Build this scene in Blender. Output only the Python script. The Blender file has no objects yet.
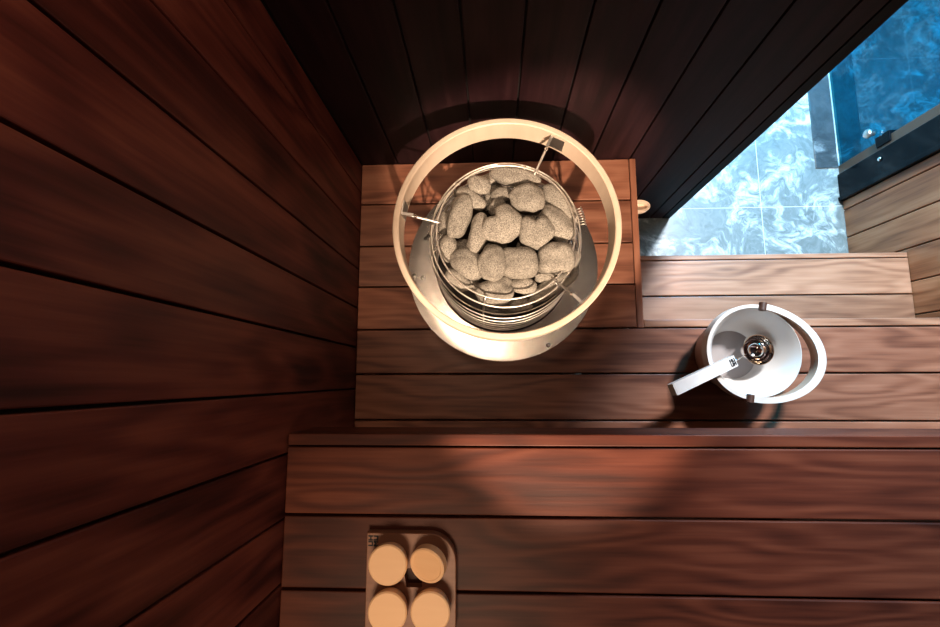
import bpy, bmesh, math, random
from mathutils import Vector, Matrix, noise
PI = math.pi
scene = bpy.context.scene
COL = scene.collection
random.seed(7)

# ------------------------------------------------------------------ helpers
def link(name, bm, mats, parent=None, smooth=False, matrix=None):
    bmesh.ops.recalc_face_normals(bm, faces=bm.faces[:])
    me = bpy.data.meshes.new(name)
    bm.to_mesh(me); bm.free()
    if not isinstance(mats, (list, tuple)):
        mats = [mats]
    for m in mats:
        me.materials.append(m)
    if smooth:
        me.shade_smooth()
        if smooth == 'auto':
            try:
                me.set_sharp_from_angle(angle=math.radians(38))
            except Exception:
                pass
    o = bpy.data.objects.new(name, me)
    COL.objects.link(o)
    if parent is not None:
        o.parent = parent
    if matrix is not None:
        o.matrix_local = matrix
    return o

def tag(o, label, cat, group=None):
    o['label'] = label; o['category'] = cat
    if group: o['group'] = group
    return o

def struct(name, bm, mats, label, cat, smooth=False):
    o = link(name, bm, mats, smooth=smooth)
    o['kind'] = 'structure'; o['label'] = label; o['category'] = cat
    return o

def thing(name, label, cat, loc=(0, 0, 0), group=None):
    o = bpy.data.objects.new(name, None)
    o.empty_display_size = 0.05
    COL.objects.link(o)
    o.location = loc
    return tag(o, label, cat, group)

def box(bm, x0, x1, y0, y1, z0, z1, bev=0.0, mi=0):
    vs = [bm.verts.new(p) for p in ((x0,y0,z0),(x1,y0,z0),(x1,y1,z0),(x0,y1,z0),(x0,y0,z1),(x1,y0,z1),(x1,y1,z1),(x0,y1,z1))]
    fs = [bm.faces.new([vs[i] for i in f]) for f in ((0,3,2,1),(4,5,6,7),(0,1,5,4),(1,2,6,5),(2,3,7,6),(3,0,4,7))]
    for f in fs: f.material_index = mi
    if bev > 0:
        es = list({e for f in fs for e in f.edges})
        bmesh.ops.bevel(bm, geom=es, offset=bev, segments=2, profile=0.5, affect='EDGES', clamp_overlap=True)
    return vs

def tube(bm, pts, r, seg=10, closed=False, caps=True, squash=None):
    pts = [Vector(p) for p in pts]
    n = len(pts); rings = []
    up = None
    for i, p in enumerate(pts):
        if closed:
            t = pts[(i+1) % n] - pts[i-1]
        else:
            t = pts[min(i+1, n-1)] - pts[max(i-1, 0)]
        t.normalize()
        if up is None:
            up = Vector((0,0,1)) if abs(t.z) < .9 else Vector((1,0,0))
        a = (up - t*up.dot(t)).normalized(); b = t.cross(a)
        up = a
        rr = r[i] if isinstance(r, (list, tuple)) else r
        ring = [bm.verts.new(p + a*math.cos(2*PI*k/seg)*rr + b*math.sin(2*PI*k/seg)*rr) for k in range(seg)]
        rings.append(ring)
    m = n if closed else n-1
    for i in range(m):
        A, B = rings[i], rings[(i+1) % n]
        for k in range(seg):
            bm.faces.new((A[k], A[(k+1) % seg], B[(k+1) % seg], B[k]))
    if caps and not closed:
        bm.faces.new(rings[0]); bm.faces.new(rings[-1])

def circle(cx, cy, z, r, n=96, a0=0, a1=2*PI):
    return [(cx + r*math.cos(a0+(a1-a0)*i/n), cy + r*math.sin(a0+(a1-a0)*i/n), z) for i in range(n)]

def lathe(bm, prof, seg=96, c=(0,0,0), closed_prof=False, mi=None):
    rings = []
    for (r, z) in prof:
        if r < 1e-6:
            rings.append([bm.verts.new((c[0], c[1], c[2]+z))])
        else:
            rings.append([bm.verts.new((c[0]+r*math.cos(2*PI*k/seg), c[1]+r*math.sin(2*PI*k/seg), c[2]+z)) for k in range(seg)])
    n = len(rings); m = n if closed_prof else n-1
    for i in range(m):
        A, B = rings[i], rings[(i+1) % n]
        for k in range(seg):
            k2 = (k+1) % seg
            if len(A) == 1 and len(B) == 1: continue
            if len(A) == 1: f = bm.faces.new((A[0], B[k], B[k2]))
            elif len(B) == 1: f = bm.faces.new((A[k], A[k2], B[0]))
            else: f = bm.faces.new((A[k], A[k2], B[k2], B[k]))
            if mi is not None: f.material_index = mi

def arc_band(bm, sections):
    """skin a list of closed 4+ point sections"""
    rings = [[bm.verts.new(p) for p in s] for s in sections]
    n = len(rings[0])
    for A, B in zip(rings, rings[1:]):
        for k in range(n):
            bm.faces.new((A[k], A[(k+1) % n], B[(k+1) % n], B[k]))
    bm.faces.new(rings[0]); bm.faces.new(rings[-1])

# ------------------------------------------------------------------ materials
def mat(name):
    m = bpy.data.materials.new(name); m.use_nodes = True
    nt = m.node_tree
    return m, nt, nt.nodes['Principled BSDF']

def N(nt, t, **kw):
    n = nt.nodes.new(t)
    for k, v in kw.items():
        if k in n.inputs: n.inputs[k].default_value = v
        else: setattr(n, k, v)
    return n

def plain(name, rgb, rough=.5, metal=0, spec=.5):
    m, nt, b = mat(name)
    b.inputs['Base Color'].default_value = (*rgb, 1)
    b.inputs['Roughness'].default_value = rough
    b.inputs['Metallic'].default_value = metal
    b.inputs['Specular IOR Level'].default_value = spec
    return m

def wood(name, dark, mid, light, axis='x', rough=.42, spec=.35, figure=1.0, across=1.0, var=(.8, 1.15), bump=.12, blot=.75, line=.15):
    """planks: grain runs along axis; every plank (mesh island) gets its own figure and tone"""
    m, nt, b = mat(name); L = nt.links
    tc = N(nt, 'ShaderNodeTexCoord'); geo = N(nt, 'ShaderNodeNewGeometry')
    sep = N(nt, 'ShaderNodeSeparateXYZ'); L.new(tc.outputs['Object'], sep.inputs[0])
    comb = N(nt, 'ShaderNodeCombineXYZ')
    o = {'x': ('X','Y','Z'), 'y': ('Y','X','Z'), 'z': ('Z','X','Y')}[axis]
    # along -> X ; the two across directions -> Y and Z
    for dst, src in zip('XYZ', o): L.new(sep.outputs[src], comb.inputs[dst])
    off = N(nt, 'ShaderNodeMath', operation='MULTIPLY'); L.new(geo.outputs['Random Per Island'], off.inputs[0]); off.inputs[1].default_value = 37.0
    add = N(nt, 'ShaderNodeVectorMath', operation='ADD'); L.new(comb.outputs[0], add.inputs[0])
    oc = N(nt, 'ShaderNodeCombineXYZ')
    for k in 'XYZ': L.new(off.outputs[0], oc.inputs[k])
    L.new(oc.outputs[0], add.inputs[1])
    # slow warp -> wandering grain
    mp0 = N(nt, 'ShaderNodeMapping'); mp0.inputs['Scale'].default_value = (1.7, 9.0*across, 9.0*across); L.new(add.outputs[0], mp0.inputs[0])
    warp = N(nt, 'ShaderNodeTexNoise', Scale=1.0, Detail=2.0, Roughness=.5); L.new(mp0.outputs[0], warp.inputs['Vector'])
    # contour lines of a slow noise = cathedral figure
    mul = N(nt, 'ShaderNodeMath', operation='MULTIPLY'); L.new(warp.outputs['Fac'], mul.inputs[0]); mul.inputs[1].default_value = 34.0*figure
    sn = N(nt, 'ShaderNodeMath', operation='SINE'); L.new(mul.outputs[0], sn.inputs[0])
    # fine fibre
    mp1 = N(nt, 'ShaderNodeMapping'); mp1.inputs['Scale'].default_value = (4, 95*across, 95*across); L.new(add.outputs[0], mp1.inputs[0])
    fib = N(nt, 'ShaderNodeTexNoise', Scale=1.0, Detail=3.0, Roughness=.6); L.new(mp1.outputs[0], fib.inputs['Vector'])
    # broad blotches
    mp2 = N(nt, 'ShaderNodeMapping'); mp2.inputs['Scale'].default_value = (2.2, 13*across, 13*across); mp2.inputs['Location'].default_value = (3.1, 7.7, 1.3); L.new(add.outputs[0], mp2.inputs[0])
    blo = N(nt, 'ShaderNodeTexNoise', Scale=1.0, Detail=3.0, Roughness=.55); L.new(mp2.outputs[0], blo.inputs['Vector'])
    a1 = N(nt, 'ShaderNodeMath', operation='MULTIPLY_ADD'); L.new(sn.outputs[0], a1.inputs[0]); a1.inputs[1].default_value = line; a1.inputs[2].default_value = .5-.29-blot/2
    a2 = N(nt, 'ShaderNodeMath', operation='MULTIPLY_ADD'); L.new(fib.outputs['Fac'], a2.inputs[0]); a2.inputs[1].default_value = .58; L.new(a1.outputs[0], a2.inputs[2])
    a3 = N(nt, 'ShaderNodeMath', operation='MULTIPLY_ADD'); L.new(blo.outputs['Fac'], a3.inputs[0]); a3.inputs[1].default_value = blot; L.new(a2.outputs[0], a3.inputs[2])
    cr = N(nt, 'ShaderNodeValToRGB'); L.new(a3.outputs[0], cr.inputs[0])
    e = cr.color_ramp.elements
    e[0].position = .2; e[0].color = (*dark, 1); e[1].position = .85; e[1].color = (*light, 1)
    k = e.new(.5); k.color = (*mid, 1)
    mr = N(nt, 'ShaderNodeMapRange'); L.new(geo.outputs['Random Per Island'], mr.inputs[0]); mr.inputs[3].default_value = var[0]; mr.inputs[4].default_value = var[1]
    vm = N(nt, 'ShaderNodeVectorMath', operation='SCALE'); L.new(cr.outputs[0], vm.inputs[0]); L.new(mr.outputs[0], vm.inputs['Scale'])
    L.new(vm.outputs[0], b.inputs['Base Color'])
    b.inputs['Roughness'].default_value = rough; b.inputs['Specular IOR Level'].default_value = spec
    bp = N(nt, 'ShaderNodeBump', Strength=bump, Distance=.004); L.new(a2.outputs[0], bp.inputs['Height']); L.new(bp.outputs[0], b.inputs['Normal'])
    return m

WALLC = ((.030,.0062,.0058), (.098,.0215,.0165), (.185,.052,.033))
BENCHC = ((.115,.038,.022), (.265,.103,.060), (.39,.175,.108))
M = {}
M['wall'] = wood('thermo_wood_wall', *WALLC, axis='z', rough=.5, spec=.2, line=.12, blot=1.05)
M['wall_back'] = wood('dark_back_wall_wood', (.007,.0018,.0026), (.019,.0056,.0075), (.036,.013,.0145), axis='z', rough=.62, spec=.16, line=.10)  # plank wood in a much darker tone than the other walls
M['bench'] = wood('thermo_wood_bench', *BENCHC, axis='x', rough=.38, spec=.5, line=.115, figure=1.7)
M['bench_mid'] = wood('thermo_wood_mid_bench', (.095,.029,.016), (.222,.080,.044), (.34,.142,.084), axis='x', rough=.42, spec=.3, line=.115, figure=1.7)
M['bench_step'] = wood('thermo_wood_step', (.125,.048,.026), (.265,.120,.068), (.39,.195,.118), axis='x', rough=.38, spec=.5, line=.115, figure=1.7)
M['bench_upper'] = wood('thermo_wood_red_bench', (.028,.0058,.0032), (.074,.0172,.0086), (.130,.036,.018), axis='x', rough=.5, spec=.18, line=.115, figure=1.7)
M['bench_y'] = wood('thermo_wood_trim', *BENCHC, axis='y')
M['bench_z'] = wood('thermo_wood_right_wall', (.15,.052,.022), (.34,.132,.058), (.48,.225,.115), axis='z', line=.13, figure=1.0)
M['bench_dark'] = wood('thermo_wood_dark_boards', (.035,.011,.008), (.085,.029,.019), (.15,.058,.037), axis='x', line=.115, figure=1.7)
M['gap'] = plain('dark_gap', (.006,.003,.003), .9)
M['birch'] = wood('pale_birch', (.70,.53,.40), (.80,.64,.50), (.85,.71,.58), axis='z', rough=.4, figure=.3, across=.4, var=(1,1), bump=.03)
M['birch_white'] = wood('white_washed_birch', (.52,.45,.40), (.58,.51,.46), (.63,.57,.52), axis='z', rough=.38, figure=.2, across=.4, var=(1,1), bump=.02)
M['bucket_wood'] = wood('bucket_veneer', (.42,.27,.19), (.50,.33,.24), (.58,.40,.30), axis='z', rough=.45, figure=.3, across=.4, var=(1,1), bump=.02)
M['tray'] = wood('tray_wood', (.15,.060,.032), (.23,.098,.054), (.30,.135,.075), axis='x', rough=.45, figure=.5, var=(1,1))
M['disc'] = wood('disc_wood', (.80,.48,.26), (.87,.55,.31), (.92,.62,.38), axis='x', rough=.5, figure=.2, across=.5, var=(.97,1.03), bump=.02)
M['liner'] = plain('white_liner', (.62,.58,.55), .22)
M['grey_floor'] = plain('grey_liner_floor', (.30,.26,.25), .25)
M['brown_joint'] = plain('brown_joint', (.05,.017,.009), .5)
M['chrome'] = plain('chrome', (.86,.83,.80), .07, 1)
M['wire'] = plain('stainless_wire', (.85,.79,.72), .42, 1)
M['rod'] = plain('stainless_rod', (.68,.64,.60), .4, 1)
M['black'] = plain('black_mark', (.008,.007,.010), .6)
M['dark_metal'] = plain('dark_metal', (.02,.016,.015), .45, .6)
M['black_profile'] = plain('black_profile', (.002,.004,.006), .10, 0, .12)
M['black_matt'] = plain('black_matt', (.003,.0025,.003), .6, 0, .1)
M['thin_strip'] = plain('brown_strip', (.10,.055,.032), .4)
M['grout'] = plain('pale_grout', (.52,.58,.58), .8)
M['ceil'] = wood('ceiling_wood', *WALLC, axis='x')

def steel():
    m, nt, b = mat('brushed_steel'); L = nt.links
    b.inputs['Metallic'].default_value = 1; b.inputs['Base Color'].default_value = (.93,.89,.83,1)
    tc = N(nt, 'ShaderNodeTexCoord'); mp = N(nt, 'ShaderNodeMapping'); mp.inputs['Scale'].default_value = (3, 220, 3)
    L.new(tc.outputs['Object'], mp.inputs[0])
    no = N(nt, 'ShaderNodeTexNoise', Scale=1.0, Detail=2.0); L.new(mp.outputs[0], no.inputs['Vector'])
    mr = N(nt, 'ShaderNodeMapRange'); mr.inputs[3].default_value = .19; mr.inputs[4].default_value = .29
    L.new(no.outputs['Fac'], mr.inputs[0]); L.new(mr.outputs[0], b.inputs['Roughness'])
    return m
M['steel'] = steel()

def stone_mat():
    m, nt, b = mat('olivine_stone'); L = nt.links
    tc = N(nt, 'ShaderNodeTexCoord'); oi = N(nt, 'ShaderNodeObjectInfo')
    n1 = N(nt, 'ShaderNodeTexNoise', Scale=420.0, Detail=2.0, Roughness=.7); L.new(tc.outputs['Object'], n1.inputs['Vector'])
    n2 = N(nt, 'ShaderNodeTexNoise', Scale=28.0, Detail=4.0, Roughness=.6); L.new(tc.outputs['Object'], n2.inputs['Vector'])
    cr = N(nt, 'ShaderNodeValToRGB'); L.new(n1.outputs['Fac'], cr.inputs[0])
    e = cr.color_ramp.elements
    e[0].position = .34; e[0].color = (.13,.11,.09,1); e[1].position = .66; e[1].color = (.62,.55,.46,1)
    k = e.new(.46); k.color = (.36,.315,.26,1); k = e.new(.56); k.color = (.44,.385,.315,1)
    cr2 = N(nt, 'ShaderNodeValToRGB'); L.new(n2.outputs['Fac'], cr2.inputs[0])
    cr2.color_ramp.elements[0].position = .3; cr2.color_ramp.elements[0].color = (.56,.58,.61,1)
    cr2.color_ramp.elements[1].position = .7; cr2.color_ramp.elements[1].color = (.86,.90,.94,1)
    mx = N(nt, 'ShaderNodeMix', data_type='RGBA', blend_type='MULTIPLY'); mx.inputs[0].default_value = 1
    L.new(cr.outputs[0], mx.inputs[6]); L.new(cr2.outputs[0], mx.inputs[7])
    mr = N(nt, 'ShaderNodeMapRange'); L.new(oi.outputs['Random'], mr.inputs[0]); mr.inputs[3].default_value = .85; mr.inputs[4].default_value = 1.12
    vm = N(nt, 'ShaderNodeVectorMath', operation='SCALE'); L.new(mx.outputs[2], vm.inputs[0]); L.new(mr.outputs[0], vm.inputs['Scale'])
    L.new(vm.outputs[0], b.inputs['Base Color']); b.inputs['Roughness'].default_value = .85; b.inputs['Specular IOR Level'].default_value = .25
    bp = N(nt, 'ShaderNodeBump', Strength=.35, Distance=.002); L.new(n1.outputs['Fac'], bp.inputs['Height']); L.new(bp.outputs[0], b.inputs['Normal'])
    return m
M['stone'] = stone_mat()

def marble(name, dark, mid, light, rough=.32, scale=1.0):
    m, nt, b = mat(name); L = nt.links
    tc = N(nt, 'ShaderNodeTexCoord')
    w = N(nt, 'ShaderNodeTexNoise', Scale=3.2*scale, Detail=3.0, Roughness=.55, Distortion=.6); L.new(tc.outputs['Object'], w.inputs['Vector'])
    mx = N(nt, 'ShaderNodeMix', data_type='VECTOR'); mx.inputs[0].default_value = .22
    L.new(tc.outputs['Object'], mx.inputs[4]); L.new(w.outputs['Color'], mx.inputs[5])
    big = N(nt, 'ShaderNodeTexNoise', Scale=6.5*scale, Detail=6.0, Roughness=.62, Distortion=.3); L.new(mx.outputs[1], big.inputs['Vector'])
    fine = N(nt, 'ShaderNodeTexNoise', Scale=26.0*scale, Detail=5.0, Roughness=.65, Distortion=.3); L.new(mx.outputs[1], fine.inputs['Vector'])
    mask = N(nt, 'ShaderNodeMapRange'); mask.inputs[1].default_value = .47; mask.inputs[2].default_value = .58; L.new(big.outputs['Fac'], mask.inputs[0])
    f2 = N(nt, 'ShaderNodeMapRange'); f2.inputs[1].default_value = .36; f2.inputs[2].default_value = .64; L.new(fine.outputs['Fac'], f2.inputs[0])
    ml = N(nt, 'ShaderNodeMath', operation='MULTIPLY'); L.new(mask.outputs[0], ml.inputs[0]); L.new(f2.outputs[0], ml.inputs[1])
    sm = N(nt, 'ShaderNodeMath', operation='MULTIPLY_ADD'); L.new(f2.outputs[0], sm.inputs[0]); sm.inputs[1].default_value = .22; L.new(ml.outputs[0], sm.inputs[2])
    cr = N(nt, 'ShaderNodeValToRGB'); L.new(sm.outputs[0], cr.inputs[0]); e = cr.color_ramp.elements
    e[0].position = 0; e[0].color = (*dark, 1); e[1].position = 1.0; e[1].color = (*light, 1); k = e.new(.25); k.color = (*mid, 1)
    L.new(cr.outputs[0], b.inputs['Base Color']); b.inputs['Roughness'].default_value = rough
    return m
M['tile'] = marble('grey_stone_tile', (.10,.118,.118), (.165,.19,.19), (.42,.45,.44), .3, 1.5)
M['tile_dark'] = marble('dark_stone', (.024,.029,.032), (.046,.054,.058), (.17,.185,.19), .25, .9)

def glass():
    m = bpy.data.materials.new('tinted_glass'); m.use_nodes = True
    nt = m.node_tree; nt.nodes.clear(); L = nt.links
    out = N(nt, 'ShaderNodeOutputMaterial'); mix = N(nt, 'ShaderNodeMixShader')
    tr = N(nt, 'ShaderNodeBsdfTransparent'); tr.inputs[0].default_value = (.26,.70,.80,1)
    gl = N(nt, 'ShaderNodeBsdfGlossy'); gl.inputs['Roughness'].default_value = .03; gl.inputs[0].default_value = (.6,.88,1,1)
    fr = N(nt, 'ShaderNodeFresnel', IOR=1.5)
    ge = N(nt, 'ShaderNodeNewGeometry'); iv = N(nt, 'ShaderNodeMath', operation='SUBTRACT'); iv.inputs[0].default_value = 1; L.new(ge.outputs['Backfacing'], iv.inputs[1])
    fm = N(nt, 'ShaderNodeMath', operation='MULTIPLY'); L.new(fr.outputs[0], fm.inputs[0]); L.new(iv.outputs[0], fm.inputs[1])
    L.new(fm.outputs[0], mix.inputs[0]); L.new(tr.outputs[0], mix.inputs[1]); L.new(gl.outputs[0], mix.inputs[2]); L.new(mix.outputs[0], out.inputs[0])
    return m
M['glass'] = glass()

# ------------------------------------------------------------------ measures (metres, camera above the origin)
XL, XR = -.371, 1.332           # side wall faces
YB, YF = .613, -1.33             # back wall face, wall behind the upper bench
XD = .682                       # the end of the back wall, doorway beyond
CEIL = 2.25
ZS, ZM, ZU = .2475, .517, .934  # step, middle bench, upper bench tops
PITCH, G = .1085, .0042
BP, BG = .1215, .0045

# ------------------------------------------------------------------ the setting
def wall_planks(edges, lo, hi, plane, thick, axis, sgn):
    """vertical planks between successive edges; plane = coordinate of the visible face"""
    bm = bmesh.new()
    for a, b in zip(edges, edges[1:]):
        p0, p1 = sorted((plane, plane + sgn*thick))
        if axis == 'x': box(bm, p0, p1, a+G/2, b-G/2, lo, hi, .0016, 0)
        else: box(bm, a+G/2, b-G/2, p0, p1, lo, hi, .0016, 0)
    return bm

# left wall, planks meet at measured joints
ye = [.6125, .5285, .414, .305, .1965, .088, -.024, -.1315, -.2435, -.352, -.4605, -.569, -.6775, -.786, -.8945, -1.003, -1.1115, -1.22, -1.33]
bm = wall_planks(sorted(ye), 0, CEIL, XL, .02, 'x', -1)
box(bm, XL-.06, XL-.012, YF-.06, YB+.1, 0, CEIL, 0, 1)
struct('wall_left', bm, [M['wall'], M['gap']], 'dark reddish brown wall of vertical planks on the left', 'wall')
xe = [XL, -.266, -.157, -.049, .061, .1725, .281, .39, .499, .6075, XD-.026]
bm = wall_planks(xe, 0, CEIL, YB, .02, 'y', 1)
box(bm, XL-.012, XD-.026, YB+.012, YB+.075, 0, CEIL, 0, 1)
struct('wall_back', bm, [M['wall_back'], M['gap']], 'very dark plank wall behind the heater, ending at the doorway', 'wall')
bm = bmesh.new(); box(bm, XD-.026, XD+.002, YB-.001, YB+.078, 0, CEIL, .001)
struct('trim_1', bm, M['black_matt'], 'narrow black edge strip closing the end of the dark back wall', 'trim')
yr = [-1.33, -1.221, -1.1125, -1.004, -.8955, -.787, -.6785, -.57, -.4615, -.353, -.2445, -.136, -.0155, .093, .2005, .3065, .4135, .525, .6315, .668]
bm = wall_planks(yr, 0, CEIL, XR, .02, 'x', 1)
box(bm, XR+.012, XR+.06, YF-.06, .668, 0, CEIL, 0, 1)
struct('wall_right', bm, [M['bench_z'], M['gap']], 'lighter brown wall of vertical planks at the right edge', 'wall')
bm = wall_planks([XL+.1085*i for i in range(16)]+[XR], 0, CEIL, YF, .02, 'y', -1)
box(bm, XL-.06, XR+.06, YF-.06, YF-.012, 0, CEIL, 0, 1)
struct('wall_front', bm, [M['wall'], M['gap']], 'brown plank wall behind the upper bench', 'wall')
bm = bmesh.new()
for i in range(18):
    box(bm, XL, XR, YF+.1085*i+G/2, min(YF+.1085*(i+1)-G/2, YB), CEIL, CEIL+.02, .0015)
box(bm, XL-.06, 2.3, YF-.06, 2.4, CEIL+.012, CEIL+.06, 0, 1)
struct('ceiling', bm, [M['ceil'], M['gap']], 'dark plank ceiling over the benches', 'ceiling')

# stone floor, 600 mm tiles
bm = bmesh.new()
for i in range(-2, 4):
    for j in range(-3, 4):
        x0, y0 = 1.03+.6*(i-2), .65+.6*(j-1)
        xa, xb = max(x0+.0012, -.42), min(x0+.6-.0012, XR+.002)
        ya, yb = max(y0+.0012, -1.36), min(y0+.6-.0012, 2.3)
        if xb-xa > .02 and yb-ya > .02: box(bm, xa, xb, ya, yb, -.02, 0, .0006)
box(bm, -.43, 2.3, -1.39, 2.35, -.05, -.0012, 0, 1)
struct('floor', bm, [M['tile'], M['grout']], 'pale blue grey marbled stone tile floor beyond the step', 'floor')
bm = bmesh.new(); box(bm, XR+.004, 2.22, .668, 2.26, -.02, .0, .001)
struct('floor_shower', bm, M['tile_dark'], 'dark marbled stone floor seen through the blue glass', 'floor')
# shower room beyond the doorway
bm = bmesh.new()
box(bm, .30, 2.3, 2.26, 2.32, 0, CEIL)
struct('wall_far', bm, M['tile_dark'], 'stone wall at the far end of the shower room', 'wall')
bm = bmesh.new()
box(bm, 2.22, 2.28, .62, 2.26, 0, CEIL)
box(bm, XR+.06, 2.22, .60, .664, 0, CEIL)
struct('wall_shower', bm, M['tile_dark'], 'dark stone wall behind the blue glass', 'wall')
bm = bmesh.new()
box(bm, .24, .30, YB+.078, 2.32, 0, CEIL)
struct('wall_hall', bm, M['tile_dark'], 'stone wall of the shower room hidden by the back wall', 'wall')
# dark border strip in front of the glass
bm = bmesh.new()
box(bm, 1.245, XR-.004, .80, 2.26, 0, .004, .001)
struct('trim_2', bm, M['tile_dark'], 'dark stone border strip along the foot of the blue glass', 'trim')
# black metal profile + thin brown upright strip + glass
bm = bmesh.new()
box(bm, XR-.016, XR+.06, .668, .682, 0, CEIL, .001)
box(bm, XR-.010, XR+.05, .682, .772, 0, CEIL, .0015)
prof = struct('trim_3', bm, M['black_profile'], 'upright glossy black metal door profile beside the right plank wall', 'trim')
bm = bmesh.new(); lathe(bm, [(0,0),(.007,0),(.007,.004),(.0035,.006),(0,.006)], 20)
o = link('screw', bm, M['chrome'], prof, True, Matrix.Translation((XR-.010, .740, .20)) @ Matrix.Rotation(-PI/2, 4, 'Y'))
bm = bmesh.new(); box(bm, XR-.002, XR+.04, .774, .808, 0, CEIL, .001)
struct('trim_4', bm, M['thin_strip'], 'thin brown upright strip between the black profile and the glass', 'trim')
win = bmesh.new(); box(win, XR+.004, XR+.012, .810, 2.25, .012, CEIL, .0008)
win = struct('window_1', win, M['glass'], 'blue tinted glass screen at the upper right', 'glass screen')
bm = bmesh.new()
box(bm, XR-.008, XR+.022, .784, .822, .185, .245, .003)
link('glass_clamp', bm, M['black_profile'], win)
bm = bmesh.new()
lathe(bm, [(0,0),(.008,0),(.008,.010),(.014,.013),(.016,.020),(.013,.027),(.007,.029),(0,.029)], 32)
link('knob', bm, M['rod'], win, True, Matrix.Translation((XR+.004, .848, .17)) @ Matrix.Rotation(-PI/2, 4, 'Y'))

# ------------------------------------------------------------------ benches
def boards(bm, x0, x1, ys, z1, t=.028, mi=None):
    for k, (a, b) in enumerate(zip(ys, ys[1:])):
        lo, hi = min(a, b), max(a, b)
        box(bm, x0, x1, lo+BG/2, hi-BG/2, z1-t, z1, .0018, 0 if mi is None else mi[k])

# middle bench with the heater platform
mb = thing('middle_bench', 'L-shaped brown plank bench carrying the heater and the white bucket', 'bench', (.2, .1, 0))
IM = Matrix.Translation((-.2, -.1, 0))
bm = bmesh.new()
boards(bm, XL+.002, .3845, [.613, .492, .370, .2545], ZM)
link('platform_boards', bm, [M['bench'], M['bench_dark']], mb, matrix=IM)
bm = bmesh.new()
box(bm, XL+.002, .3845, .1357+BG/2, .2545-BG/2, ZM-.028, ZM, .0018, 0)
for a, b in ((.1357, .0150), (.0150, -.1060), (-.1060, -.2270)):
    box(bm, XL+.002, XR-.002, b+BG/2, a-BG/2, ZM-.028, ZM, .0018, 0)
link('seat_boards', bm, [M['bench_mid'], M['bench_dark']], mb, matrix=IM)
bm = bmesh.new(); box(bm, .3865, .4035, .1357, .612, ZM-.09, ZM, .002)
link('end_trim', bm, M['bench_y'], mb, matrix=IM)
bm = bmesh.new(); box(bm, .404, XR-.002, .1375, .1570, ZM-.09, ZM, .002)
link('nosing', bm, M['bench_step'], mb, matrix=IM)
bm = bmesh.new()   # riser boards below the front edge and the platform side
for k in range(4):
    z0 = .005 + k*.105
    box(bm, .404, XR-.002, .118, .134, z0, z0+.101, .0015)
    box(bm, .369, .3855, .14, .609, z0, z0+.101, .0015)
link('riser_boards', bm, M['bench'], mb, matrix=IM)
def bearer(parent, IMx, boxes, name='bearer'):
    bm = bmesh.new()
    for q in boxes: box(bm, *q)
    link(name, bm, M['bench_y'], parent, matrix=IMx)
for x in (XL+.03, .33, 1.27):
    bearer(mb, IM, [(x-.02, x+.02, -.21, .115, ZM-.075, ZM-.0285)])
    bearer(mb, IM, [(x-.02, x+.02, -.21, -.17, 0, ZM-.0755)], 'leg')
for y in (.2, .58): bearer(mb, IM, [(XL+.012, .36, y-.018, y+.018, ZM-.075, ZM-.0285)])
# oval pull on the side of the platform
bm = bmesh.new()
seg = 40
def ov(a, b, z, cx): return [(cx+a*math.cos(2*PI*k/seg), CY+b*math.sin(2*PI*k/seg), z) for k in range(seg)]
cx = .4175; CY = .4825
rings = [[bm.verts.new(p) for p in ov(*q)] for q in ((.022,.012,.462,cx),(.028,.016,.470,cx),(.029,.0180,.490,cx),(.0275,.0168,.494,cx),(.0225,.0115,.493,cx),(.020,.0095,.478,cx))]
for A, B in zip(rings, rings[1:]):
    for k in range(seg): bm.faces.new((A[k], A[(k+1) % seg], B[(k+1) % seg], B[k]))
bm.faces.new(rings[0]); bm.faces.new(rings[-1])
o = link('pull_handle', bm, M['birch'], mb, 'auto', IM); o['label'] = 'pale oval wooden pull handle'

# lower step
sb = thing('step_bench', 'low pale brown step of two boards in front of the doorway', 'step', (.87, .27, 0))
IM = Matrix.Translation((-.87, -.27, 0))
bm = bmesh.new()
boards(bm, .4065, XR-.002, [.3855, .2665, .1475], ZS)
link('tread_boards', bm, M['bench_step'], sb, matrix=IM)
bm = bmesh.new(); box(bm, .4065, XR-.002, .3865, .4020, ZS-.07, ZS, .002)
link('nosing', bm, M['bench_step'], sb, matrix=IM)
bm = bmesh.new()
box(bm, .4065, XR-.002, .366, .3845, .004, .088, .0015); box(bm, .4065, XR-.002, .366, .3845, .092, ZS-.03, .0015)
link('riser_boards', bm, M['bench_step'], sb, matrix=IM)
for x in (.46, .87, 1.28): bearer(sb, IM, [(x-.02, x+.02, .15, .362, 0, ZS-.0285)])

# upper bench
ub = thing('upper_bench', 'wide reddish brown plank bench in the foreground under the four discs', 'bench', (.48, -.36, 0))
IM = Matrix.Translation((-.48, .36, 0))
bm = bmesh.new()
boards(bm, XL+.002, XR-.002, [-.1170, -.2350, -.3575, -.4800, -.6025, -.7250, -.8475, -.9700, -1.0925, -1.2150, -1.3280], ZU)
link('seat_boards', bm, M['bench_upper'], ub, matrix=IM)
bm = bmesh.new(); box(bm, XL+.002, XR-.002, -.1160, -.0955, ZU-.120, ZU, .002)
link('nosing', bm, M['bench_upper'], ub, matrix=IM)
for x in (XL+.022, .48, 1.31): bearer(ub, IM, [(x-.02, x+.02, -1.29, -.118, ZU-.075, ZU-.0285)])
bearer(ub, IM, [(XL+.002, XR-.002, YF+.001, YF+.029, ZU-.11, ZU-.0285)], 'wall_rail')

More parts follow.
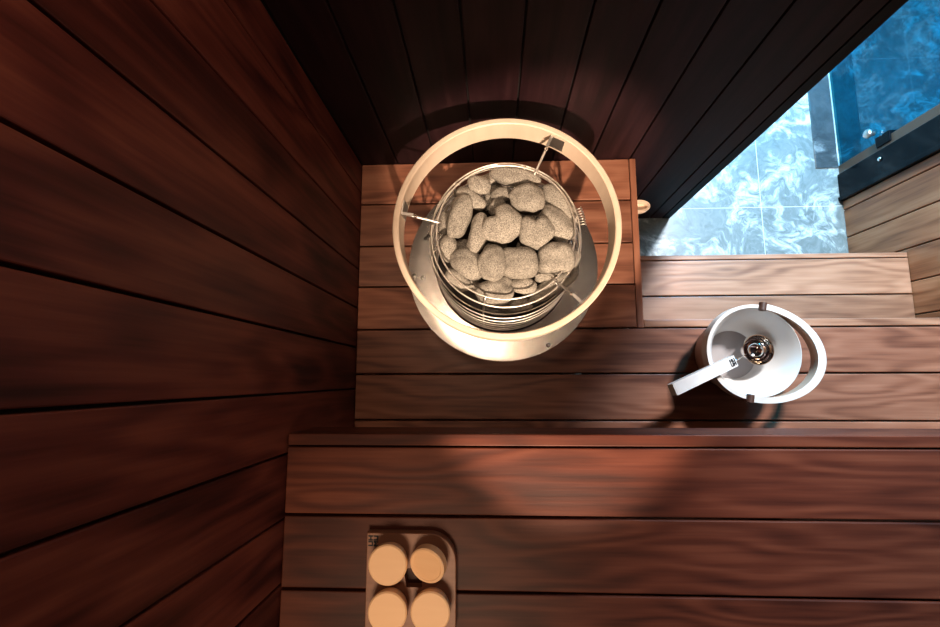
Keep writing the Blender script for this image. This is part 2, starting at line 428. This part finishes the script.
# ------------------------------------------------------------------ sauna heater
HX, HY = .029, .306
ht = thing('sauna_heater', 'round steel wire basket heater full of stones inside a pale wooden ring', 'sauna heater', (HX, HY, ZM))
Z0 = ZM
def hz(z): return z - Z0
bm = bmesh.new()
lathe(bm, [(.181,.0006),(.2575,.0006),(.2585,.002),(.2575,.0036),(.181,.0036)], 128, closed_prof=True)
fl = link('flange', bm, M['steel'], ht, 'auto')
for a, r in ((-174.5, .243), (-172.5, .2215), (-61, .247)):
    bm = bmesh.new(); lathe(bm, [(0,.0068),(.003,.0066),(.0042,.0056),(.0062,.0036)], 20)
    link('screw', bm, M['rod'], fl, True, Matrix.Translation((r*math.cos(math.radians(a)), r*math.sin(math.radians(a)), 0)))
bm = bmesh.new()
lathe(bm, [(0,.0008),(.180,.0008),(.180,.010),(.150,.012),(.142,.12),(.128,.205),(0,.205)], 64)
link('filler_core', bm, M['dark_metal'], ht, 'auto')  # added dark core, stands in for the shaded stones deep in the basket
hoops = [(.837,.1440,.0020),(.817,.1575,.0019),(.775,.1665,.0018),(.735,.1700,.0018),(.695,.1722,.0018),(.655,.1738,.0018),(.617,.1748,.0018),(.580,.1756,.0018),(.545,.1762,.0018)]
for z, r, w in hoops:
    bm = bmesh.new(); tube(bm, circle(0, 0, hz(z), r, 128), w, 10, True)
    link('hoop', bm, M['wire'], ht, True)
for k in range(6):
    a = math.radians(-107 + 60*k + (14 if k == 1 else 0))
    pts = [(r*.985*math.cos(a), r*.985*math.sin(a), hz(z)) for z, r, w in hoops] + [(.176*math.cos(a), .176*math.sin(a), hz(.520))]
    bm = bmesh.new(); tube(bm, pts, .0024, 8)
    link('upright_wire', bm, M['rod'], ht, True)
# twisted clasp on the right of the basket
bm = bmesh.new()
pts = []
for i in range(120):
    t = i/119; a = math.radians(6 + 14*t)
    c = Vector((.1665*math.cos(a), .1665*math.sin(a), hz(.812)))
    n = Vector((math.cos(a), math.sin(a), 0)); q = 2*PI*7*t
    pts.append(c + n*math.cos(q)*.006 + Vector((0,0,1))*math.sin(q)*.006)
tube(bm, pts, .0013, 6)
link('wire_clasp', bm, M['rod'], ht, True)
bm = bmesh.new()
for r_, z_ in ((.1635, .817), (.172, .80)):
    bmesh.ops.create_icosphere(bm, subdivisions=2, radius=.0042, matrix=Matrix.Translation((-r_, -.002, hz(z_))))
link('wire_clip', bm, M['dark_metal'], ht, True)
# bent wood safety ring
RO, RI, RT, RB = .2290, .2165, .877, .815
bm = bmesh.new()
e = .002
lathe(bm, [(RI+e,hz(RT)),(RO-e,hz(RT)),(RO,hz(RT)-e),(RO,hz(RB)+e),(RO-e,hz(RB)),(RI+e,hz(RB)),(RI,hz(RB)+e),(RI,hz(RT)-e)], 160, closed_prof=True)
link('safety_ring', bm, M['birch'], ht, 'auto')
for ang in (171.5, 63.0, -47.0):
    a = math.radians(ang); n = Vector((math.cos(a), math.sin(a), 0)); t = Vector((-math.sin(a), math.cos(a), 0)); up = Vector((0,0,1))
    bm = bmesh.new()
    tube(bm, [n*(RI-.0035)+up*hz(.866), n*.190+up*hz(.857), n*.1440+up*hz(.8395), n*.135+up*hz(.8385)], .0026, 10)
    tube(bm, [n*.1450+up*hz(.8395), n*.1595+up*hz(.818), n*.166+up*hz(.778)], .0022, 8)
    rod = link('support_rod', bm, M['rod'], ht, True)
    bm = bmesh.new()
    def slab(c, ht_, hn, hu):
        vs = [bm.verts.new(c + t*i*ht_ + n*j*hn + up*k*hu) for i in (-1,1) for j in (-1,1) for k in (-1,1)]
        for f in ((0,1,3,2),(4,6,7,5),(0,4,5,1),(2,3,7,6),(0,2,6,4),(1,5,7,3)): bm.faces.new([vs[q] for q in f])
    s = -1 if ang < 100 else 1
    off = t*(-.013 if ang > 0 else .013)
    slab(n*(RI-.0019)+up*hz(.848)-off*-1, .016, .0014, .021)
    slab(n*(RI-.014)+up*hz(.8665), .0028, .012, .0012)
    link('bracket', bm, M['rod'], rod)
    bm = bmesh.new()
    bmesh.ops.create_icosphere(bm, subdivisions=2, radius=.0042, matrix=Matrix.Translation(n*.188+up*hz(.8578)))
    link('nut', bm, M['chrome'], rod, True)

# ------------------------------------------------------------------ stones, measured where they lie in the basket
CAMZ = 1.8
F = 477.2844
R3 = Matrix(((0.9988884610800928, -0.0019120951208558494, -0.04709762428501823),
             (0.008351865037472407, 0.9905470322234241, 0.13691903923035206),
             (0.04639060973343405, -0.13716020139098528, 0.9894619702054974)))
def at(px, py, z):
    d = R3.transposed() @ Vector(((px-470)/F, -(py-313.5)/F, -1))
    d = d / -d.z
    return Vector((0, 0, CAMZ)) + d*(CAMZ-z)

def stone(px, py, a, b, ang, z, label, thick=.95, kind=None, seed=0, sq=2.3, tilt=0.0):
    """px,py centre; a,b half sizes in photo pixels; ang = direction of the long axis, counter-clockwise"""
    c = at(px, py, z); k = (CAMZ-z)/F*1.035
    A, B = a*k, b*k; Cc = min(B, A)*thick
    bm = bmesh.new(); bmesh.ops.create_icosphere(bm, subdivisions=5, radius=1)
    so = Vector((seed*3.17+1.3, seed*1.71, seed*.77))
    for v in bm.verts:
        d = v.co.normalized()
        s = (abs(d.x)**sq + abs(d.y)**sq + abs(d.z)**sq)**(-1/sq)
        r = s*(1 + .17*noise.noise(d*1.15+so) + .06*noise.noise(d*2.4+so))
        th = math.atan2(d.y, d.x); flat = math.hypot(d.x, d.y)
        if kind == 'heart':
            dd = (th-PI/2+PI) % (2*PI)-PI
            r *= 1 - .46*math.exp(-(dd/.30)**2)*flat**2 + .07*math.exp(-((abs(dd)-.75)/.4)**2)*flat - .10*math.exp(-((abs(dd)-2.35)/.5)**2)*flat
        elif kind == 'kidney':
            dd = (th-PI/2+PI) % (2*PI)-PI
            r *= 1 - .26*math.exp(-(dd/.5)**2)*flat**2
        elif kind == 'pear':
            r *= 1 - .20*max(0, d.x)*flat
        v.co = Vector((d.x*A, d.y*B, d.z*Cc))*r
    o = link('sauna_stone', bm, M['stone'], None, True)
    o.location = c; o.rotation_euler = (tilt, 0, math.radians(ang))
    return tag(o, label, 'stone', 'stones in the heater basket')

S = 3.483
def cs(x, y): return 420 + x/S, 150 + y/S
zt, zu, zl = .826, .800, .774
GROW = 1.0
ST = [ # x, y, a, b (crop px), angle, height, label, kwargs
 (337, 92, 92, 36, -11, .822, 'long sausage-shaped grey stone at the top of the basket', {}),
 (204,122, 41, 31, -25, .826, 'small egg-shaped grey stone at the upper left, left of the long top stone', {}),
 (176,168, 62, 30, -35, .812, 'bent grey stone lying beneath the small egg-shaped one at upper left', dict(kind='kidney')),
 (138,233, 76, 40, 78, .824, 'tall oblong grey stone standing along the left rim of the basket', {}),
 (285,155, 36, 24, 5, .812, 'small brownish pebble beneath the long top stone', {}),
 (372,170, 64, 48, -4, .832, 'large smooth oval grey stone right of the small brownish pebble', {}),
 (484,186, 86, 38, -56, .814, 'long grey stone hugging the upper right rim of the basket', {}),
 (477,258, 74, 43, -50, .822, 'thick grey stone leaning inside the long upper right rim stone', {}),
 (201,290, 72, 37, 74, .824, 'crooked finger-shaped grey stone left of the big central one', dict(kind='kidney')),
 (288,258, 68, 64, 46, .836, 'big lopsided heart-shaped grey stone in the very centre', dict(kind='heart', thick=.6)),
 (404,286, 62, 62, 6, .836, 'heart-shaped grey stone right of centre with a clear notch on top', dict(kind='heart', thick=.6)),
 (473,378, 64, 54, 8, .828, 'blocky many-sided grey stone near the right rim', dict(sq=3.0)),
 (172,402, 74, 48, -35, .815, 'wedge-shaped grey stone at the lower left, beside the upright oval one', dict(kind='pear')),
 (252,394, 62, 49, 92, .834, 'upright oval grey stone below the finger-shaped one', {}),
 (344,394, 66, 52, -8, .822, 'broad angular grey stone right of the upright oval one', dict(sq=2.8)),
 (262,496, 66, 48, 20, .808, 'broad grey stone at the bottom touching the front hoops', dict(sq=2.6)),
 (362,473, 43, 28, -6, .812, 'small yellowish egg-shaped stone at the bottom beside the front hoop', {}),
 (101,342, 49, 32, -78, .808, 'smooth grey stone against the left rim under the tall oblong one', {}),
 (262,326, 42, 18, -6, .802, 'thin flat grey stone peeping out above the upright oval one', {}),
 (132,452, 54, 30, -42, .775, 'shaded brownish stone behind the hoops at the lower left', {}),
 (468,470, 98, 30, 34, .785, 'long stone behind the hoops at the lower right', {}),
 (434,436, 38, 26, 8, .792, 'dark small stone tucked under the blocky right one', {}),
 (338,540, 52, 26, 4, .770, 'shaded stone low behind the front hoops at the bottom', {}),
 (86,256, 44, 20, 86, .785, 'narrow stone squeezed between the left rim and the tall oblong one', {}),
 (146,332, 26, 20, 10, .785, 'tiny dark stone left of the finger-shaped one', {}),
 (374,232, 48, 24, 12, .795, 'shaded stone half hidden under the large oval one', {}),
 (240,102, 40, 20, 12, .792, 'flat stone half hidden behind the long top stone, against the back rim', {}),
 (238,172, 20, 40, -18, .790, 'sliver of stone right of the bent upper left one', {}),
 (268,200, 34, 28, 60, .808, 'stone peeping out at the notch of the big central one', {}),
 (540,384, 38, 18, 78, .790, 'narrow stone squeezed between right rim and blocky stone', {}),
 (336,248, 26, 22, 0, .780, 'dark stone in the gap between the two heart-shaped ones', {}),
 (370,345, 36, 22, -30, .785, 'dark underside stone below the notched heart-shaped one', {}),
 (262,135, 26, 18, 20, .775, 'small shaded stone deep in the gap under the long top stone', {}),
 (196,470, 44, 26, -30, .765, 'dark stone deep behind the hoops left of the bottom stone', {}),
]
for i, (x, y, a, b, ang, z, label, kw) in enumerate(ST):
    px, py = cs(x, y)
    stone(px, py, a/S*GROW, b/S*GROW, ang, z-.012, label, seed=i+1, **kw)

# ------------------------------------------------------------------ bucket
BX, BY = .615, .0625
bk = thing('water_bucket', 'white round sauna bucket with a folded down half-ring handle on the middle bench', 'bucket', (BX, BY, ZM))
HB = .137                                             # rim height above the bench
bm = bmesh.new()
lathe(bm, [(0,.0006),(.082,.0006),(.086,.004),(.1085,HB-.028),(.1055,HB-.028),(.083,.012),(0,.012)], 96)
link('shell', bm, M['bucket_wood'], bk, 'auto')
bm = bmesh.new()
lathe(bm, [(0,.0125),(.062,.0125),(.068,.016),(.0955,HB-.022),(.103,HB-.010),(.1055,HB-.004),(.104,HB-.003),(.100,HB-.010),(.0925,HB-.022),(.0655,.020),(.062,.0165)], 96)
link('liner', bm, M['liner'], bk, 'auto')
bm = bmesh.new(); lathe(bm, [(0,.0145),(.0615,.0145),(.0615,.0168),(0,.0168)], 64)
link('liner_floor', bm, M['grey_floor'], bk, 'auto')
ja = math.atan2(.22, .047)                            # direction of the two hinges
def band(a0, a1, r0, r1, z0, z1, n=64):
    return [[Vector((r*math.cos(a), r*math.sin(a), z)) for r, z in ((r0,z0),(r1,z0),(r1,z1),(r0,z1))] for a in [a0+(a1-a0)*i/n for i in range(n+1)]]
bm = bmesh.new(); arc_band(bm, band(ja, ja+PI, .1045, .1125, HB-.030, HB, 64))
link('rim_band', bm, M['birch_white'], bk, 'auto')
bm = bmesh.new(); arc_band(bm, band(ja-PI, ja, .1045, .1105, HB-.048, HB-.020, 64))
link('lower_band', bm, M['bucket_wood'], bk, 'auto')
# handle: half ring turned up about the hinge axis
bm = bmesh.new()
secs = band(ja-PI, ja, .1030, .1165, -.014, .016, 72)
hinge = Vector((math.cos(ja), math.sin(ja), 0))
rotm = Matrix.Rotation(math.radians(-3), 3, hinge)
out = hinge.cross(Vector((0,0,1)))
secs = [[rotm @ (p + out*(max(0, p.dot(out))*.30)) + Vector((0,0,HB-.012)) for p in s] for s in secs]
arc_band(bm, secs)
for f in bm.faces:
    c = f.calc_center_median(); r0 = Vector((c.x, c.y, 0))
    f.normal_update()
    if abs(f.normal.z) < .5 and r0.length < (.1045*(1+.30*max(0, r0.normalized().dot(out)))): f.material_index = 1
link('handle', bm, [M['birch_white'], M['bucket_wood']], bk, 'auto')
for sgn in (1, -1):
    bm = bmesh.new()
    tube(bm, [hinge*sgn*.1000+Vector((0,0,HB+.001)), hinge*sgn*.1185+Vector((0,0,HB+.001))], .0085, 20)
    o = link('hinge_pin', bm, M['brown_joint'], bk, 'auto'); o['label'] = 'dark brown hinge pin'

# ------------------------------------------------------------------ ladle lying in the bucket
lb = Vector((.6515, .071, .5545)); d2 = Vector((.393, -.0235, .72)); b0 = Vector((.646, .0703, .600))
ax = (d2-b0).normalized()
ld = thing('ladle', 'white handled ladle with a chrome bowl resting in the bucket', 'ladle', lb)
T = Matrix.Translation(-lb)
bm = bmesh.new()
prof = [(0,-.0375)]
for i in range(1, 13):
    a = -PI/2 + PI/2*i/12; prof.append((.0375*math.cos(a), .0375*math.sin(a)))
prof += [(.0370,.006),(.0355,.006),(.0360,0)]
for i in range(12, 0, -1):
    a = -PI/2 + PI/2*(i-.5)/12; prof.append((.0357*math.cos(a), .0357*math.sin(a)))
prof.append((0,-.0357))
lathe(bm, prof, 64)
bc = Vector((.6515, .071, .592))
link('bowl', bm, M['chrome'], ld, 'auto', T @ Matrix.Translation(bc))
side = ax.cross(Vector((0,0,1))).normalized(); nn = side.cross(ax).normalized()
def along(t): return b0 + (d2-b0)*t
bm = bmesh.new(); tube(bm, [bc+Vector((-.030,-.012,.0035)), bc+Vector((-.040,-.016,.008)), along(.22), along(.34)], .0022, 10)
link('rod', bm, M['chrome'], ld, True, T)
bm = bmesh.new()
secs = []
for t, w, h in ((.298,.0122,.0070),(.302,.0132,.0080),(.65,.0135,.0085),(.985,.0138,.0088),(1.0,.0128,.0078)):
    c = along(t); secs.append([c-side*w-nn*h, c+side*w-nn*h, c+side*w+nn*h, c-side*w+nn*h])
arc_band(bm, secs)
hd = link('handle', bm, M['birch_white'], ld, None, T)

def letters(bm, O, ux, uy, nrm, s, th=.0006):
    """blocky two by two lettering H U / U M, each glyph on a 5 x 5 grid"""
    G_ = {'H': ('X...X','X...X','XXXXX','X...X','X...X'), 'U': ('X...X','X...X','X...X','X...X','XXXXX'), 'M': ('X...X','XX.XX','X.X.X','X...X','X...X')}
    u = s/11.0
    def cell(i, j):
        p = O + ux*(i*u) - uy*(j*u)
        q = [p, p+ux*u*1.45, p+ux*u*1.45-uy*u*1.45, p-uy*u*1.45]
        lo = [bm.verts.new(v) for v in q]; hi = [bm.verts.new(v+nrm*th) for v in q]
        bm.faces.new(hi); bm.faces.new(lo[::-1])
        for k in range(4): bm.faces.new((lo[k], lo[(k+1) % 4], hi[(k+1) % 4], hi[k]))
    for g, gx, gy in (('H',0,0),('U',6,0),('U',0,6),('M',6,6)):
        for j, row in enumerate(G_[g]):
            for i, ch in enumerate(row):
                if ch == 'X': cell(gx+i, gy+j)
bm = bmesh.new()
letters(bm, along(.375)+nn*.0088+side*.0085, -ax, -side*-1, nn, .017)
link('logo_mark', bm, M['black'], hd)

# ------------------------------------------------------------------ tray and four discs
tx0, tx1, ty1, ty0, tz = -.2165, -.0640, -.2580, -.4440, ZU+.018
tr = thing('wooden_tray', 'small brown wooden tray with one squared and two rounded corners on the upper bench', 'tray', (-.14, -.35, ZU))
bm = bmesh.new()
def rr_outline():
    r = .046; P = [(tx0, ty1)]
    P += [(tx1-r+r*math.cos(a), ty1-r+r*math.sin(a)) for a in [PI/2-PI/2*i/12 for i in range(13)]]
    P += [(tx1-r+r*math.cos(a), ty0+r+r*math.sin(a)) for a in [-PI/2*i/12 for i in range(13)]]
    P += [(tx0, ty0)]
    return P
out_ = rr_outline()
hx0, hx1, hy0, hy1 = -.1525, -.1205, -.3440, -.3130
def loop(P, z): return [bm.verts.new((x, y, z)) for x, y in P]
zb, ztp = ZU+.0006, tz
cxh, cyh = (hx0+hx1)/2, (hy0+hy1)/2
def inner(P):
    res = []
    for x, y in P:
        dx, dy = x-cxh, y-cyh
        k = min((hx1-hx0)/2/abs(dx) if abs(dx) > 1e-9 else 9, (hy1-hy0)/2/abs(dy) if abs(dy) > 1e-9 else 9)
        res.append((cxh+dx*k, cyh+dy*k))
    return res
inn = inner(out_); n = len(out_)
shr = [(x+(cxh-x)*.018, y+(cyh-y)*.018) for x, y in out_]
ob, om, ot, it, ib = loop(out_, zb), loop(out_, ztp-.002), loop(shr, ztp), loop(inn, ztp), loop(inn, zb)
for A, B in ((ob, om), (om, ot), (ot, it), (it, ib), (ib, ob)):
    for k in range(n): bm.faces.new((A[k], A[(k+1) % n], B[(k+1) % n], B[k]))
IT = Matrix.Translation((.14, .35, -ZU))
link('board', bm, M['tray'], tr, None, IT)
bm = bmesh.new()
letters(bm, Vector((-.2135, -.2625, tz)), Vector((0,-1,0)), Vector((-1,0,0)), Vector((0,0,1)), .0165)
mk = link('logo_mark', bm, M['black'], tr, None, IT); mk['label'] = 'black block letter mark'
def disc(x, y, top, label, tilt=None):
    r = .0318; h = top-tz-.0004
    bm = bmesh.new()
    lathe(bm, [(0,.0),(r*.80,.0),(r*.86,.003),(r*.97,h-.016),(r,h-.012),(r,h-.0022),(r-.0022,h),(0,h)], 72)
    o = link('wooden_disc', bm, M['disc'], None, 'auto')
    o.location = (x, y, tz+.0004)
    if tilt:
        o.matrix_world = tilt
    return tag(o, label, 'disc', 'pale wooden discs on the tray')
top = .984
disc(-.1735, -.2985, top, 'pale round wooden disc at the marked corner of the tray')
disc(-.1722, -.3705, top, 'pale round wooden disc at the near left of the tray')
disc(-.1030, -.3690, top, 'pale round wooden disc at the near right of the tray')
# the tipped one
bm = bmesh.new(); r = .0302
lathe(bm, [(0,-.0085),(r-.002,-.0085),(r,-.0065),(r,.0065),(r-.002,.0085),(r-.0045,.0085),(r-.006,.0072),(0,.0072)], 72)
o = link('wooden_disc', bm, M['disc'], None, 'auto')
nd = Vector((-.30, -.27, 1)).normalized()
q = Vector((0,0,1)).rotation_difference(nd)
o.rotation_mode = 'QUATERNION'; o.rotation_quaternion = q
o.location = (-.1080, -.2990, tz + r*math.sin(nd.angle(Vector((0,0,1)))) + .0075)
tag(o, 'tipped round wooden disc leaning at the rounded corner, its edge showing', 'disc', 'pale wooden discs on the tray')

# ------------------------------------------------------------------ lights
def spot(name, loc, target, power, color, size_deg, blend=.5, radius=.04):
    l = bpy.data.lights.new(name, 'SPOT'); l.energy = power; l.color = color
    l.spot_size = math.radians(size_deg); l.spot_blend = blend; l.shadow_soft_size = radius
    o = bpy.data.objects.new(name, l); COL.objects.link(o); o.location = loc
    o.rotation_euler = (Vector(target)-Vector(loc)).to_track_quat('-Z', 'Y').to_euler(); return o
def area(name, loc, target, power, color, sx, sy):
    l = bpy.data.lights.new(name, 'AREA'); l.energy = power; l.color = color; l.shape = 'RECTANGLE'; l.size = sx; l.size_y = sy
    o = bpy.data.objects.new(name, l); COL.objects.link(o); o.location = loc
    o.rotation_euler = (Vector(target)-Vector(loc)).to_track_quat('-Z', 'Y').to_euler(); return o
WARM = (1.0, .75, .54)
spot('spotlight_heater', (.20, -1.10, 2.13), (.11, .35, .69), 340, WARM, 21, .45, .02)
spot('downlight_heater', (.02, .50, 2.2), (.02, .50, .6), 14, WARM, 50, 1.0, .10)
spot('wall_fill_spot', (-.10, .30, 2.2), (-.371, .34, 1.45), 17, (1, .70, .48), 95, 1.0, .06)  # added unseen fill that brightens the top of the left wall
spot('downlight_bench', (-.18, -.80, 2.2), (-.10, -.42, .9), 62, (1, .72, .48), 70, 1.0, .22)
area('shower_light', (.98, 1.25, 2.2), (.95, 1.1, 0), 122, (.96, .98, 1.0), .22, .22)
area('blue_light', (1.15, 2.2, 1.6), (1.1, 1.0, .2), 330, (.02, .56, 1.0), 1.4, .6)

# ------------------------------------------------------------------ world, camera, view
w = bpy.data.worlds.new('World'); scene.world = w; w.use_nodes = True
w.node_tree.nodes['Background'].inputs[0].default_value = (.02, .02, .025, 1)
cam = bpy.data.cameras.new('Camera'); co = bpy.data.objects.new('Camera', cam); COL.objects.link(co)
cam.sensor_fit = 'HORIZONTAL'; cam.sensor_width = 36; cam.lens = F/940*36; cam.clip_start = .01
co.matrix_world = Matrix.Translation((0, 0, CAMZ)) @ R3.transposed().to_4x4()
scene.camera = co
vs = scene.view_settings
vs.view_transform = 'Standard'; vs.look = 'None'; vs.exposure = 0; vs.gamma = 1; vs.use_curve_mapping = False
